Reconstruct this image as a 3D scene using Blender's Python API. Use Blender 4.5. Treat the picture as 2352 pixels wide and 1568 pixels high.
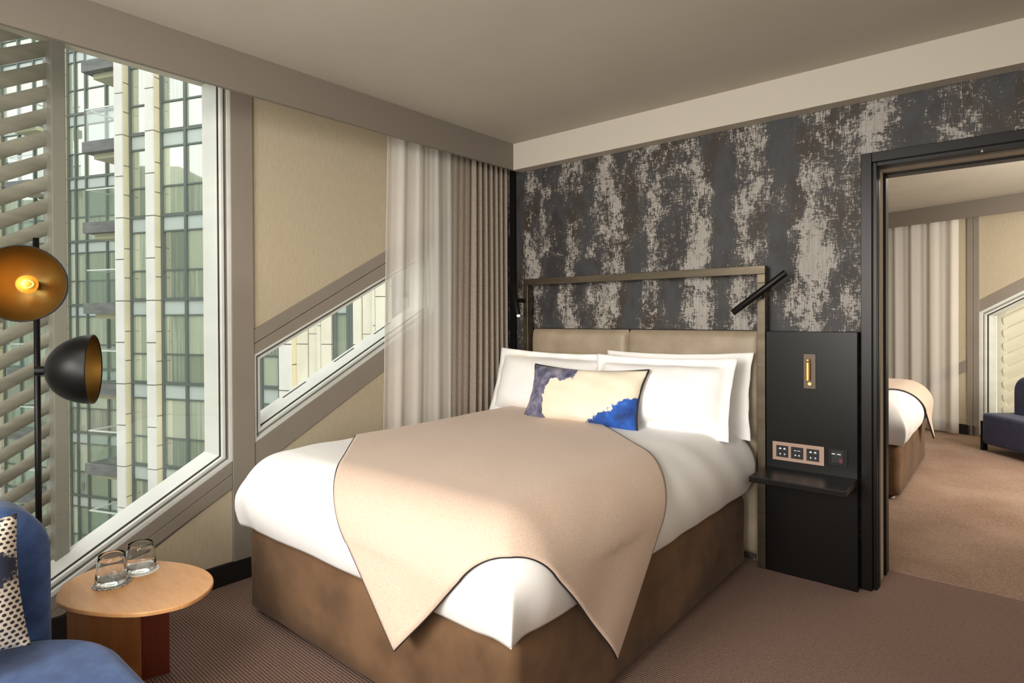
import bpy, bmesh, math, random
from mathutils import Vector, Matrix
random.seed(7)
R = math.radians
for _o in list(bpy.data.objects): bpy.data.objects.remove(_o)
scene = bpy.context.scene
COL = scene.collection

# ------------------------------------------------------------------ camera, sky, lights, exposure
def set_camera():
    f, yaw, pitch, roll, cy = 1378.1, R(40.058), R(-0.36), R(-0.295), 737.05
    F = Vector((-math.sin(yaw)*math.cos(pitch), math.cos(yaw)*math.cos(pitch), math.sin(pitch)))
    Rt = Vector((math.cos(yaw), math.sin(yaw), 0)); U = Rt.cross(F)
    R2 = Rt*math.cos(roll) + U*math.sin(roll); U2 = U*math.cos(roll) - Rt*math.sin(roll)
    cam = bpy.data.cameras.new('camera'); ob = bpy.data.objects.new('camera', cam); COL.objects.link(ob)
    ob.matrix_world = Matrix(((R2.x, U2.x, -F.x, 0), (R2.y, U2.y, -F.y, 0), (R2.z, U2.z, -F.z, 1.38), (0, 0, 0, 1)))
    cam.sensor_width = 36; cam.lens = f/2352*36
    cam.shift_y = -(784-cy)/2352
    cam.clip_start = 0.05; cam.clip_end = 300
    scene.camera = ob
set_camera()
W_ = bpy.data.worlds.new('overcast_sky'); scene.world = W_; W_.use_nodes = True
bg = W_.node_tree.nodes['Background']; bg.inputs[0].default_value = (1.0, 0.995, 0.97, 1); bg.inputs[1].default_value = 2.1
def light(name, kind, loc, power, color, target=None, size=1.0, sizey=None, angle=None, spot=None, blend=.6, spread=None):
    l = bpy.data.lights.new(name, kind); l.energy = power; l.color = color
    if kind == 'AREA':
        l.size = size
        if spread: l.spread = spread
        if sizey: l.shape = 'RECTANGLE'; l.size_y = sizey
    if kind in ('POINT', 'SPOT'): l.shadow_soft_size = size
    if kind == 'SUN': l.angle = angle
    if kind == 'SPOT': l.spot_size = spot; l.spot_blend = blend
    o = bpy.data.objects.new(name, l); COL.objects.link(o); o.location = loc
    if target is not None:
        o.rotation_euler = (Vector(target)-Vector(loc)).to_track_quat('-Z', 'Y').to_euler()
    return o
light('hazy_sun', 'SUN', (0, 0, 30), 1.2, (1, .93, .78), target=(-18, -9, 12), angle=R(25))
light('room_key_light', 'AREA', (-1.3, -2.4, 2.2), 55, (1, .96, .90), target=(-1.75, 3.3, 1.0), size=1.6, spread=R(85))
light('room_overhead_fill', 'AREA', (-1.6, -.15, 2.62), 30, (1, .95, .88), target=(-1.75, .6, 0), size=.9)  # fill added overhead to even the light along the bed
light('room_fill_light', 'AREA', (1.2, -1.0, 2.3), 17, (1, .95, .87), target=(-1.5, 3.2, .9), size=1.2, spread=R(95))
light('ceiling_fill_light', 'AREA', (-.7, -1.2, 1.2), 66, (1, .96, .87), target=(-.9, .6, 2.7), size=1.2)  # added fill aimed upwards to brighten the ceiling, not a lamp of the room
light('far_room_ceiling_light', 'AREA', (.2, 6.0, 2.6), 32, (1, .92, .80), target=(.2, 6.2, 0), size=1.6)
light('far_room_side_light', 'AREA', (1.75, 5.4, 1.9), 105, (1, .93, .82), target=(.4, 8.4, 1.3), size=1.0)
light('far_room_ceiling_fill', 'AREA', (1.5, 5.4, 1.3), 26, (1, .93, .84), target=(.2, 7.0, 2.7), size=.8)  # added fill that lifts the far room's ceiling, no real fitting
scene.view_settings.view_transform = 'Standard'; scene.view_settings.look = 'None'
scene.view_settings.exposure = 0.08; scene.view_settings.gamma = 1.0
scene.view_settings.use_curve_mapping = False
scene.cycles.max_bounces = 10; scene.cycles.transparent_max_bounces = 24

# ------------------------------------------------------------------ helpers
def lin(c):
    if isinstance(c, str):
        c = tuple(int(c[i:i+2], 16)/255 for i in (0, 2, 4))
    return tuple(x/12.92 if x <= .04045 else ((x+.055)/1.055)**2.4 for x in c) + (1,)
class NT:
    def __init__(self, m): self.t = m.node_tree; self.n = self.t.nodes
    def add(self, typ, props=None, **ins):
        nd = self.n.new(typ)
        for k, v in (props or {}).items(): setattr(nd, k, v)
        for k, v in ins.items():
            s = nd.inputs[int(k[1:])] if k[0] == '_' and k[1:].isdigit() else nd.inputs[k.replace('_', ' ')]
            if isinstance(v, bpy.types.NodeSocket): self.t.links.new(v, s)
            else: s.default_value = v
        return nd
    def link(self, a, b): self.t.links.new(a, b)
    def math(self, op, a, b=0.0, c=None):
        nd = self.n.new('ShaderNodeMath'); nd.operation = op
        for i, v in enumerate((a, b) if c is None else (a, b, c)):
            if isinstance(v, bpy.types.NodeSocket): self.link(v, nd.inputs[i])
            else: nd.inputs[i].default_value = v
        return nd.outputs[0]
    def mix(self, fac, a, b):
        nd = self.n.new('ShaderNodeMix'); nd.data_type = 'RGBA'
        for s, v in ((nd.inputs[0], fac), (nd.inputs[6], a), (nd.inputs[7], b)):
            if isinstance(v, bpy.types.NodeSocket): self.link(v, s)
            else: s.default_value = v
        return nd.outputs[2]
    def ramp(self, fac, stops, interp='LINEAR'):
        nd = self.n.new('ShaderNodeValToRGB'); nd.color_ramp.interpolation = interp
        el = nd.color_ramp.elements
        while len(el) < len(stops): el.new(.5)
        for e, (p, c) in zip(el, stops):
            e.position = p; e.color = c if len(c) == 4 else (*c, 1)
        self.link(fac, nd.inputs[0]); return nd.outputs[0]
    def noise(self, vec, scale, detail=3, rough=.55):
        nd = self.add('ShaderNodeTexNoise', Scale=scale, Detail=detail, Roughness=rough)
        self.link(vec, nd.inputs['Vector']); return nd.outputs[0]
    def mapping(self, vec, scale=(1, 1, 1), rot=(0, 0, 0), loc=(0, 0, 0)):
        nd = self.add('ShaderNodeMapping'); self.link(vec, nd.inputs[0])
        nd.inputs['Scale'].default_value = scale; nd.inputs['Rotation'].default_value = rot; nd.inputs['Location'].default_value = loc
        return nd.outputs[0]
    def pos(self): return self.add('ShaderNodeNewGeometry').outputs['Position']
    def objc(self): return self.add('ShaderNodeTexCoord').outputs['Object']
def mat(name, color, rough=.5, metal=0.0, spec=.5, sheen=0.0, coat=0.0):
    m = bpy.data.materials.new(name); m.use_nodes = True
    b = m.node_tree.nodes['Principled BSDF']
    b.inputs['Base Color'].default_value = lin(color); b.inputs['Roughness'].default_value = rough
    b.inputs['Metallic'].default_value = metal; b.inputs['Specular IOR Level'].default_value = spec
    if sheen: b.inputs['Sheen Weight'].default_value = sheen; b.inputs['Sheen Roughness'].default_value = .4
    if coat: b.inputs['Coat Weight'].default_value = coat
    return m
def bsdf(m): return m.node_tree.nodes['Principled BSDF']
def vary(m, c1, c2, scale=(6, 6, 6), nscale=1.0, detail=4, bump=0.0, bscale=None, lo=.35, hi=.65, space='pos', coords=None):
    """procedural colour variation (and optional bump) on a principled material"""
    t = NT(m); v = t.pos() if space == 'pos' else t.objc()
    f = t.noise(t.mapping(v, scale), nscale, detail)
    c = t.ramp(f, [(lo, lin(c1)), (hi, lin(c2))]); t.link(c, bsdf(m).inputs['Base Color'])
    if bump:
        f2 = t.noise(t.mapping(v, bscale or scale), 1.0, 3)
        bp = t.add('ShaderNodeBump', Strength=bump, Distance=.004, Height=f2); t.link(bp.outputs[0], bsdf(m).inputs['Normal'])
    return m

def wloc(o):
    v = Vector((0, 0, 0))
    while o is not None: v += o.location; o = o.parent
    return v
def tag(o, label=None, cat=None, group=None, kind=None):
    if label: o['label'] = label
    if cat: o['category'] = cat
    if group: o['group'] = group
    if kind: o['kind'] = kind
    return o
def thing(name, loc, label, cat, group=None):
    o = bpy.data.objects.new(name, None); COL.objects.link(o); o.location = loc; o.empty_display_size = .1
    return tag(o, label, cat, group)
def structure(name, loc=(0, 0, 0)):
    o = bpy.data.objects.new(name, None); COL.objects.link(o); o.location = loc
    return tag(o, kind='structure')
class MB:
    """collects boxes, prisms, tubes and grids; build() links them as ONE mesh object"""
    def __init__(self, T=None): self.v = []; self.f = []; self.T = T or (lambda p: p); self.mi = []
    def add(self, vs, fs, mi=0):
        b = len(self.v); self.v += [tuple(self.T(tuple(p))) for p in vs]; self.f += [tuple(b+i for i in f) for f in fs]; self.mi += [mi]*len(fs); return self
    def box(self, x0, x1, y0, y1, z0, z1, mi=0):
        return self.add([(x0,y0,z0),(x1,y0,z0),(x1,y1,z0),(x0,y1,z0),(x0,y0,z1),(x1,y0,z1),(x1,y1,z1),(x0,y1,z1)],
                        [(0,3,2,1),(4,5,6,7),(0,1,5,4),(1,2,6,5),(2,3,7,6),(3,0,4,7)], mi)
    def prism(self, poly, a, b, axis='x', mi=0):
        """polygon in the plane perpendicular to axis, extruded from a to b"""
        n = len(poly)
        def P(p, h): return (h, p[0], p[1]) if axis == 'x' else ((p[0], h, p[1]) if axis == 'y' else (p[0], p[1], h))
        vs = [P(p, a) for p in poly] + [P(p, b) for p in poly]
        fs = [tuple(range(n))[::-1], tuple(range(n, 2*n))] + [(i, (i+1) % n, n+(i+1) % n, n+i) for i in range(n)]
        return self.add(vs, fs, mi)
    def tube(self, p0, p1, r0, r1=None, n=16, caps=True, mi=0):
        r1 = r0 if r1 is None else r1
        p0, p1 = Vector(p0), Vector(p1); d = (p1-p0).normalized()
        a = d.orthogonal().normalized(); b = d.cross(a)
        vs = [tuple(p0+(a*math.cos(t)+b*math.sin(t))*r0) for t in (2*math.pi*i/n for i in range(n))]
        vs += [tuple(p1+(a*math.cos(t)+b*math.sin(t))*r1) for t in (2*math.pi*i/n for i in range(n))]
        fs = [(i, (i+1) % n, n+(i+1) % n, n+i) for i in range(n)]
        if caps: fs += [tuple(range(n))[::-1], tuple(range(n, 2*n))]
        return self.add(vs, fs, mi)
    def path(self, pts, r, n=8, closed=False, mi=0):
        pts = [Vector(p) for p in pts]; m = len(pts); vs = []; up = None
        for i, p in enumerate(pts):
            q0 = pts[(i-1) % m] if (closed or i > 0) else p; q1 = pts[(i+1) % m] if (closed or i < m-1) else p
            d = (q1-q0).normalized()
            if up is None: up = d.orthogonal().normalized()
            up = (up - d*up.dot(d)).normalized(); s = d.cross(up)
            vs += [tuple(p+(up*math.cos(2*math.pi*k/n)+s*math.sin(2*math.pi*k/n))*r) for k in range(n)]
        fs = []
        for i in range(m if closed else m-1):
            j = (i+1) % m
            fs += [(i*n+k, i*n+(k+1) % n, j*n+(k+1) % n, j*n+k) for k in range(n)]
        if not closed: fs += [tuple(range(n))[::-1], tuple(range((m-1)*n, m*n))]
        return self.add(vs, fs, mi)
    def lathe(self, prof, c, axis=(0, 0, 1), n=32, mi=0):
        """profile [(r,h)] revolved about axis through c"""
        c = Vector(c); d = Vector(axis).normalized(); a = d.orthogonal().normalized(); b = d.cross(a); m = len(prof)
        vs = []
        for r, h in prof:
            vs += [tuple(c+d*h+(a*math.cos(2*math.pi*k/n)+b*math.sin(2*math.pi*k/n))*max(r, 1e-5)) for k in range(n)]
        fs = [(i*n+k, i*n+(k+1) % n, (i+1)*n+(k+1) % n, (i+1)*n+k) for i in range(m-1) for k in range(n)]
        return self.add(vs, fs, mi)
    def grid(self, fn, nu, nv, keep=None, mi=0):
        vs = [fn(i/nu, j/nv) for j in range(nv+1) for i in range(nu+1)]
        fs = [(j*(nu+1)+i, j*(nu+1)+i+1, (j+1)*(nu+1)+i+1, (j+1)*(nu+1)+i) for j in range(nv) for i in range(nu)
              if keep is None or keep((i+.5)/nu, (j+.5)/nv)]
        return self.add(vs, fs, mi)
    def build(self, name, mats, parent=None, smooth=False, bevel=0, seg=2, base=None, weld=False):
        me = bpy.data.meshes.new(name)
        if parent is not None: org = wloc(parent)
        elif base is not None: org = Vector(base)
        else:
            lo = [min(p[k] for p in self.v) for k in range(3)]; hi = [max(p[k] for p in self.v) for k in range(3)]
            org = Vector(((lo[0]+hi[0])/2, (lo[1]+hi[1])/2, lo[2]))
        me.from_pydata([(p[0]-org.x, p[1]-org.y, p[2]-org.z) for p in self.v], [], self.f)
        if not isinstance(mats, (list, tuple)): mats = [mats]
        for m in mats: me.materials.append(m)
        for p, k in zip(me.polygons, self.mi): p.material_index = k
        bm = bmesh.new(); bm.from_mesh(me)
        if weld: bmesh.ops.remove_doubles(bm, verts=bm.verts, dist=1e-5)
        bmesh.ops.recalc_face_normals(bm, faces=bm.faces)
        if bevel:
            es = [e for e in bm.edges if len(e.link_faces) == 2 and e.calc_face_angle(0) > .6]
            bmesh.ops.bevel(bm, geom=es, offset=bevel, segments=seg, affect='EDGES', profile=.5, clamp_overlap=True)
        bm.to_mesh(me); bm.free()
        if smooth:
            for p in me.polygons: p.use_smooth = True
        me.update()
        o = bpy.data.objects.new(name, me); COL.objects.link(o)
        if parent is not None: o.parent = parent
        else: o.location = org
        return o
def copy_tree(o, parent=None):
    c = o.copy(); COL.objects.link(c)
    if parent is not None: c.parent = parent
    for ch in list(o.children): copy_tree(ch, c)
    return c
def sharp_smooth(o, ang=40):
    me = o.data
    for p in me.polygons: p.use_smooth = True
    bm = bmesh.new(); bm.from_mesh(me)
    for e in bm.edges:
        if len(e.link_faces) == 2 and e.calc_face_angle(0) > R(ang): e.smooth = False
    bm.to_mesh(me); bm.free(); return o

# ------------------------------------------------------------------ materials
M = {}
M['ceiling'] = vary(mat('ceiling_paint', 'b3aca0', .9), 'b4aea1', 'b9b3a7', (2, 2, 2))
M['bulkhead'] = mat('bulkhead_paint', 'b5aea1', .8)
M['taupe'] = vary(mat('taupe_lacquer', '8f877c', .42), '8d857a', '92897f', (3, 3, 3))
M['pelmet'] = mat('pelmet_lacquer', '7c746a', .6)
M['alu'] = vary(mat('white_aluminium', 'd8d9d4', .45), 'd3d5d0', 'dddeda', (2, 2, 9))
M['gasket'] = mat('black_gasket', '161816', .6)
M['groove'] = mat('frame_groove', '8b8d86', .5)
M['dark'] = vary(mat('black_lacquer', '0e0b0a', .34, spec=.22), '0c0a09', '110e0d', (4, 4, 1))
M['black'] = mat('matt_black_metal', '0d0b0a', .42, spec=.25)
M['skirting'] = mat('black_skirting', '14110f', .6)
M['bronze'] = vary(mat('dark_bronze', '5f5649', .36, .85), '585044', '685e50', (3, 3, 20))
M['umber'] = mat('umber_plate', '54463b', .45, .3)
M['brass'] = mat('brass', 'e6c072', .35, .75)
M['rose'] = mat('brushed_copper_plate', 'a08778', .4, .5)
M['switch'] = mat('black_socket', '0d0e10', .35)
M['led'] = mat('socket_symbols', 'd8dce4', .5)
M['redpl'] = mat('red_button', '6d1420', .4)
M['chrome'] = mat('chrome', 'd8d8d8', .15, 1.0)
M['sheet'] = vary(mat('white_cotton', 'e9e7e5', .85, sheen=.15), 'e7e5e3', 'ebe9e8', (5, 5, 5), bump=.12, bscale=(9, 9, 9))
M['pillow'] = vary(mat('white_pillowcase', 'edebe9', .85, sheen=.15), 'ebe9e7', 'efedec', (5, 5, 5), bump=.10, bscale=(14, 14, 14))
M['velvet'] = vary(mat('brown_velvet', '5d432b', .9, sheen=.06), '4d3621', '6f5238', (3.5, 3.5, 3.5), detail=6, bump=.25, bscale=(6, 6, 6))
M['leather'] = vary(mat('taupe_leather', '93846f', .5), '8b7c68', '9c8d78', (7, 7, 7), detail=5, bump=.08, bscale=(60, 60, 60))
M['throw'] = vary(mat('oatmeal_wool', 'cab2a0', .95, sheen=.15), 'c4ab98', 'd0b9a8', (170, 170, 170), detail=3, bump=.15, bscale=(160, 160, 160))
M['lining'] = mat('dark_brown_lining', '33221c', .8)
M['piping'] = mat('charcoal_piping', '1d1b1d', .7)
M['blue'] = vary(mat('blue_velvet', '36507f', .9, sheen=.18), '304876', '3e598a', (22, 22, 22), detail=5, bump=.1, bscale=(120, 120, 120))
M['navy'] = vary(mat('navy_velvet', '34364f', .9, sheen=.15), '2f3149', '3b3e59', (9, 9, 9), detail=5)
M['drape'] = mat('linen_drape', '8f8271', .95)
M['white_ceramic'] = mat('white_coaster', 'ece9e2', .6)
M['coaster_dark'] = vary(mat('speckled_coaster', '56524c', .6), '1d1c1b', 'd6d2c8', (260, 260, 260), lo=.45, hi=.55)
M['lampgold'] = mat('gold_lamp_lining', '8a7442', .42, 1.0)
M['stone'] = vary(mat('cream_stone', 'd9d6c4', .8), 'd3d0be', 'dedbca', (.7, .7, .7))
M['stone_sunlit'] = vary(mat('sunlit_cream_stone', 'd2caa8', .8), 'ccc4a1', 'd8d0b0', (.7, .7, .7))  # fin side faces: warm sunlight put into the stone colour
M['stone_grey'] = vary(mat('pale_grey_stone', 'd6d6d0', .8), 'd0d0ca', 'dbdbd5', (.7, .7, .7))
M['mullion'] = mat('facade_mullion', '5d6661', .5)
M['jointgrey'] = mat('cladding_joint', '8c8c80', .9)
M['spandrel'] = mat('spandrel_glass', 'b4bfb9', .3)
M['slabgrey'] = vary(mat('balcony_concrete', '6a6d6b', .8), '626563', '747775', (1.5, 1.5, 6))
M['soffit'] = mat('balcony_soffit', 'b7b59c', .8)
M['rail'] = mat('balcony_rail', 'cfd6cf', .4)
M['louvre'] = vary(mat('louvre_metal', '918f84', .6), '828074', '9e9c90', (1.2, 2.2, 14), detail=5)
M['louvre_post'] = mat('louvre_post_metal', '86857c', .6)
M['louvre_cream'] = mat('cream_louvre', 'e4dfcd', .6)
M['asphalt'] = mat('street_paving', 'a3a39d', .9)
M['plainblock'] = mat('distant_block', '7d877b', .8)
M['orange'] = None

def tex_carpet():
    m = mat('ribbed_carpet', '6b5850', .95, spec=.1); t = NT(m); p = t.pos()
    w = t.add('ShaderNodeTexWave', dict(wave_type='BANDS', bands_direction='Y'), Scale=27.0, Distortion=.9, Detail=3.0, Detail_Scale=14.0)
    t.link(t.mapping(p, (1, 1, 1), (0, 0, R(2))), w.inputs['Vector'])
    fine = t.noise(t.mapping(p, (70, 170, 1)), 1.0, 3); mid = t.noise(p, 1.3, 3)
    f = t.math('ADD', t.math('MULTIPLY', w.outputs[0], .5), t.math('MULTIPLY', fine, .5))
    c = t.ramp(f, [(.2, lin('4a3831')), (.75, lin('a58c80'))])
    c2 = t.mix(t.math('MULTIPLY', mid, .45), c, lin('6f564c'))
    t.link(c2, bsdf(m).inputs['Base Color'])
    bp = t.add('ShaderNodeBump', Strength=.5, Distance=.004, Height=f); t.link(bp.outputs[0], bsdf(m).inputs['Normal'])
    return m
M['carpet'] = tex_carpet()
def tex_carpet2():
    m = mat('plain_carpet', '8a6f5c', .95, spec=.1); t = NT(m); p = t.pos()
    fine = t.noise(p, 110, 3); mid = t.noise(p, 1.6, 4)
    c = t.ramp(t.math('ADD', t.math('MULTIPLY', fine, .6), t.math('MULTIPLY', mid, .4)), [(.35, lin('7d6556')), (.68, lin('aa9180'))])
    t.link(c, bsdf(m).inputs['Base Color'])
    bp = t.add('ShaderNodeBump', Strength=.3, Distance=.004, Height=fine); t.link(bp.outputs[0], bsdf(m).inputs['Normal'])
    return m
M['carpet2'] = tex_carpet2()
def tex_wallpaper():
    m = mat('distressed_stripe_wallpaper', '444', .7) if False else mat('distressed_stripe_wallpaper', '454340', .62)
    t = NT(m); p = t.pos()
    sep = t.add('ShaderNodeSeparateXYZ'); t.link(p, sep.inputs[0])
    wob = t.noise(t.mapping(p, (3.5, 1, 2.2)), 1.0, 4)
    # broad vertical stripes
    x = t.math('ADD', sep.outputs[0], t.math('MULTIPLY', t.math('SUBTRACT', wob, .5), .16))
    stripe = t.math('MULTIPLY', t.math('ADD', t.math('SINE', t.math('MULTIPLY', x, 2*math.pi/.31)), 1.0), .5)
    st2 = t.noise(t.mapping(p, (6.2, 1, 1.1)), 1.0, 3)
    blot = t.noise(t.mapping(p, (10, 1, 6.5)), 1.0, 9, .74)
    vert = t.noise(t.mapping(p, (240, 1, 34)), 1.0, 3, .6)
    horz = t.noise(t.mapping(p, (46, 1, 210)), 1.0, 4, .65)
    weave = t.noise(t.mapping(p, (330, 1, 9)), 1.0, 2, .5)
    f = t.math('MULTIPLY', stripe, .15)
    f = t.math('ADD', f, t.math('MULTIPLY', st2, .55))
    f = t.math('ADD', f, t.math('MULTIPLY', blot, 1.0))
    f = t.math('ADD', f, t.math('MULTIPLY', vert, .5))
    f = t.math('ADD', f, t.math('MULTIPLY', horz, .55))
    mask = t.ramp(f, [(.0, (0, 0, 0)), (1.0, (1, 1, 1))])
    mk = t.add('ShaderNodeMapRange', Value=f); mk.inputs[1].default_value = 1.42; mk.inputs[2].default_value = 1.48
    tint = t.noise(t.mapping(p, (6, 1, 3)), 1.0, 2)
    dark = t.ramp(tint, [(.38, lin('232124')), (.5, lin('313336')), (.64, lin('2a221b'))])
    lite = t.ramp(weave, [(.3, lin('827d77')), (.7, lin('9f9a93'))])
    c = t.mix(mk.outputs[0], dark, lite)
    # thin brown halo between dark and light
    halo = t.add('ShaderNodeMapRange', Value=f); halo.inputs[1].default_value = 1.30; halo.inputs[2].default_value = 1.43
    c = t.mix(t.math('MULTIPLY', t.math('SUBTRACT', halo.outputs[0], mk.outputs[0]), .55), c, lin('3b2f22'))
    t.link(c, bsdf(m).inputs['Base Color'])
    bp = t.add('ShaderNodeBump', Strength=.15, Distance=.002, Height=weave); t.link(bp.outputs[0], bsdf(m).inputs['Normal'])
    return m
M['wallpaper'] = tex_wallpaper()
def tex_fabric_wall(name, a, b):
    m = mat(name, a, .9); t = NT(m); p = t.pos()
    w = t.noise(t.mapping(p, (130, 130, 16)), 1.0, 4, .65); w2 = t.noise(t.mapping(p, (220, 220, 60)), 1.0, 2)
    f = t.math('ADD', t.math('MULTIPLY', w, .7), t.math('MULTIPLY', w2, .3))
    t.link(t.ramp(f, [(.3, lin(a)), (.7, lin(b))]), bsdf(m).inputs['Base Color'])
    bp = t.add('ShaderNodeBump', Strength=.12, Distance=.002, Height=f); t.link(bp.outputs[0], bsdf(m).inputs['Normal'])
    return m
M['fabric'] = tex_fabric_wall('linen_wall_fabric', 'b3a68d', 'c6baa2')
def tex_drape():
    m = M['drape']; t = NT(m); p = t.pos()
    w = t.noise(t.mapping(p, (260, 260, 90)), 1.0, 3, .7)
    t.link(t.ramp(w, [(.3, lin('786d62')), (.7, lin('a3978a'))]), bsdf(m).inputs['Base Color'])
tex_drape()
def tex_sheer():
    m = bpy.data.materials.new('sheer_voile'); m.use_nodes = True; t = NT(m); n = t.n
    n.remove(bsdf(m)); out = n['Material Output']
    d = t.add('ShaderNodeBsdfDiffuse', Color=lin('f7f4ef')); tl = t.add('ShaderNodeBsdfTranslucent', Color=lin('f3efe9')); tr = t.add('ShaderNodeBsdfTransparent', Color=(1, 1, 1, 1))
    mx = t.add('ShaderNodeMixShader', _0=.15); t.link(d.outputs[0], mx.inputs[1]); t.link(tl.outputs[0], mx.inputs[2])
    lw = t.add('ShaderNodeLayerWeight', Blend=.35)
    fac = t.math('MULTIPLY_ADD', lw.outputs['Facing'], .25, .40)
    m2 = t.add('ShaderNodeMixShader'); t.link(fac, m2.inputs[0]); t.link(tr.outputs[0], m2.inputs[1]); t.link(mx.outputs[0], m2.inputs[2])
    t.link(m2.outputs[0], out.inputs[0]); return m
M['sheer'] = tex_sheer()
def tex_pane_glass(name, tint, k=1.0):
    m = bpy.data.materials.new(name); m.use_nodes = True; t = NT(m); n = t.n
    n.remove(bsdf(m)); out = n['Material Output']
    tr = t.add('ShaderNodeBsdfTransparent', Color=tint); gl = t.add('ShaderNodeBsdfGlossy', Color=(1, 1, 1, 1), Roughness=.02)
    lw = t.add('ShaderNodeLayerWeight', Blend=.5)
    fr = t.math('MULTIPLY_ADD', t.math('POWER', lw.outputs['Facing'], 5.0), .9, .03)
    m2 = t.add('ShaderNodeMixShader'); t.link(t.math('MULTIPLY', fr, k), m2.inputs[0]); t.link(tr.outputs[0], m2.inputs[1]); t.link(gl.outputs[0], m2.inputs[2])
    t.link(m2.outputs[0], out.inputs[0]); return m
M['glass'] = tex_pane_glass('window_glass', (.985, .99, .98, 1), .6)
M['balglass'] = tex_pane_glass('balustrade_glass', (.94, .97, .96, 1), 2.2)
def tex_tumbler():
    m = mat('clear_tumbler_glass', 'ffffff', .0); b = bsdf(m); b.inputs['Transmission Weight'].default_value = 1; b.inputs['IOR'].default_value = 1.45
    return m
M['tumbler'] = tex_tumbler()
def tex_wood(name, a, b, rough):
    m = mat(name, a, rough); t = NT(m); p = t.pos()
    w = t.noise(t.mapping(p, (4, 26, 3), (0, 0, R(35))), 1.0, 5, .6); fine = t.noise(t.mapping(p, (20, 240, 12), (0, 0, R(35))), 1.0, 2)
    f = t.math('ADD', t.math('MULTIPLY', w, .65), t.math('MULTIPLY', fine, .35))
    t.link(t.ramp(f, [(.3, lin(a)), (.7, lin(b))]), bsdf(m).inputs['Base Color']); return m
M['wood'] = tex_wood('pale_oak', 'c48b58', 'dca873', .38)
M['woodleg'] = tex_wood('stained_oak', 'a5693a', 'bb7f4c', .45)
M['woodred'] = tex_wood('red_brown_panel', '6b2c1c', '7b3422', .5)
def tex_bulb(name, col, s):
    m = bpy.data.materials.new(name); m.use_nodes = True; b = bsdf(m)
    b.inputs['Base Color'].default_value = lin('ffcf70'); b.inputs['Emission Color'].default_value = lin(col); b.inputs['Emission Strength'].default_value = s
    return m
M['bulb'] = tex_bulb('amber_bulb', 'ffb338', 2.2)
M['filament'] = tex_bulb('glowing_filament', 'fff0b8', 6.0)
M['spotled'] = tex_bulb('reading_led', 'ffdf9a', 30.0)
def tex_facade_pane():
    m = mat('apartment_pane', '6f7f70', .5); t = NT(m); o = t.add('ShaderNodeObjectInfo'); p = t.pos()
    rnd = o.outputs['Random']
    c = t.ramp(rnd, [(0, lin('555e52')), (.3, lin('79846b')), (.55, lin('9fa88f')), (.8, lin('bdc4ae')), (1, lin('667061'))])
    r2 = t.add('ShaderNodeTexWhiteNoise', dict(noise_dimensions='1D')); t.link(rnd, r2.inputs['W'])
    pl = t.noise(t.mapping(p, (9, 9, .25)), 1.0, 3, .7)
    pleat = t.math('MULTIPLY', t.ramp(pl, [(.42, (0, 0, 0)), (.58, (1, 1, 1))]), r2.outputs[0])
    c = t.mix(t.math('MULTIPLY', pleat, .55), c, lin('cbd3bf'))
    t.link(c, bsdf(m).inputs['Base Color'])
    b = bsdf(m); gl = t.add('ShaderNodeBsdfGlossy', Color=(.95, 1, .98, 1), Roughness=.03)
    mx = t.add('ShaderNodeMixShader', _0=.34); out = t.n['Material Output']
    t.link(b.outputs[0], mx.inputs[1]); t.link(gl.outputs[0], mx.inputs[2]); t.link(mx.outputs[0], out.inputs[0]); return m
M['pane'] = tex_facade_pane()
def tex_cushion():
    m = mat('inkblot_cushion_fabric', 'e8dcc6', .8, sheen=.2); t = NT(m); p = t.objc()
    sep = t.add('ShaderNodeSeparateXYZ'); t.link(p, sep.inputs[0]); x, y = sep.outputs[0], sep.outputs[1]
    n1 = t.math('SUBTRACT', t.noise(t.mapping(p, (8, 8, 1)), 1.0, 8, .66), .5)
    n2 = t.math('SUBTRACT', t.noise(t.mapping(p, (7, 7, 1), loc=(3, 1, 0), ), 1.0, 9, .78), .5)
    # slate wash down the left edge and along the top left
    e1 = t.math('ADD', t.math('SUBTRACT', -.215, x), t.math('MULTIPLY', n1, .22))
    e1 = t.math('ADD', e1, t.math('MULTIPLY', t.math('ABSOLUTE', t.math('SUBTRACT', y, -.02)), .12))
    e2 = t.math('MINIMUM', t.math('ADD', t.math('SUBTRACT', y, .078), t.math('MULTIPLY', n1, .16)), t.math('ADD', t.math('SUBTRACT', -.02, x), t.math('MULTIPLY', n2, .12)))
    e = t.math('MAXIMUM', e1, e2)
    mk = t.add('ShaderNodeMapRange', Value=e); mk.inputs[1].default_value = 0; mk.inputs[2].default_value = .006
    wash = t.ramp(t.noise(t.mapping(p, (14, 14, 1)), 1.0, 5, .6), [(.34, lin('2f3550')), (.52, lin('6a6880')), (.72, lin('a39ca6'))])
    c = t.mix(mk.outputs[0], t.ramp(t.noise(p, 3.0, 2), [(.3, lin('e2d5bd')), (.7, lin('efe5d3'))]), wash)
    d = t.math('ADD', t.math('SUBTRACT', t.math('SUBTRACT', x, t.math('MULTIPLY', y, 1.6)), .335), t.math('MULTIPLY', n2, .42))
    mk2 = t.add('ShaderNodeMapRange', Value=d); mk2.inputs[1].default_value = 0; mk2.inputs[2].default_value = .008
    blue = t.ramp(t.noise(t.mapping(p, (11, 11, 1)), 1.0, 5), [(.35, lin('16356f')), (.6, lin('1f55b0')), (.8, lin('4f7fc8'))])
    c = t.mix(mk2.outputs[0], c, blue)
    t.link(c, bsdf(m).inputs['Base Color']); return m
M['cushion'] = tex_cushion()
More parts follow.
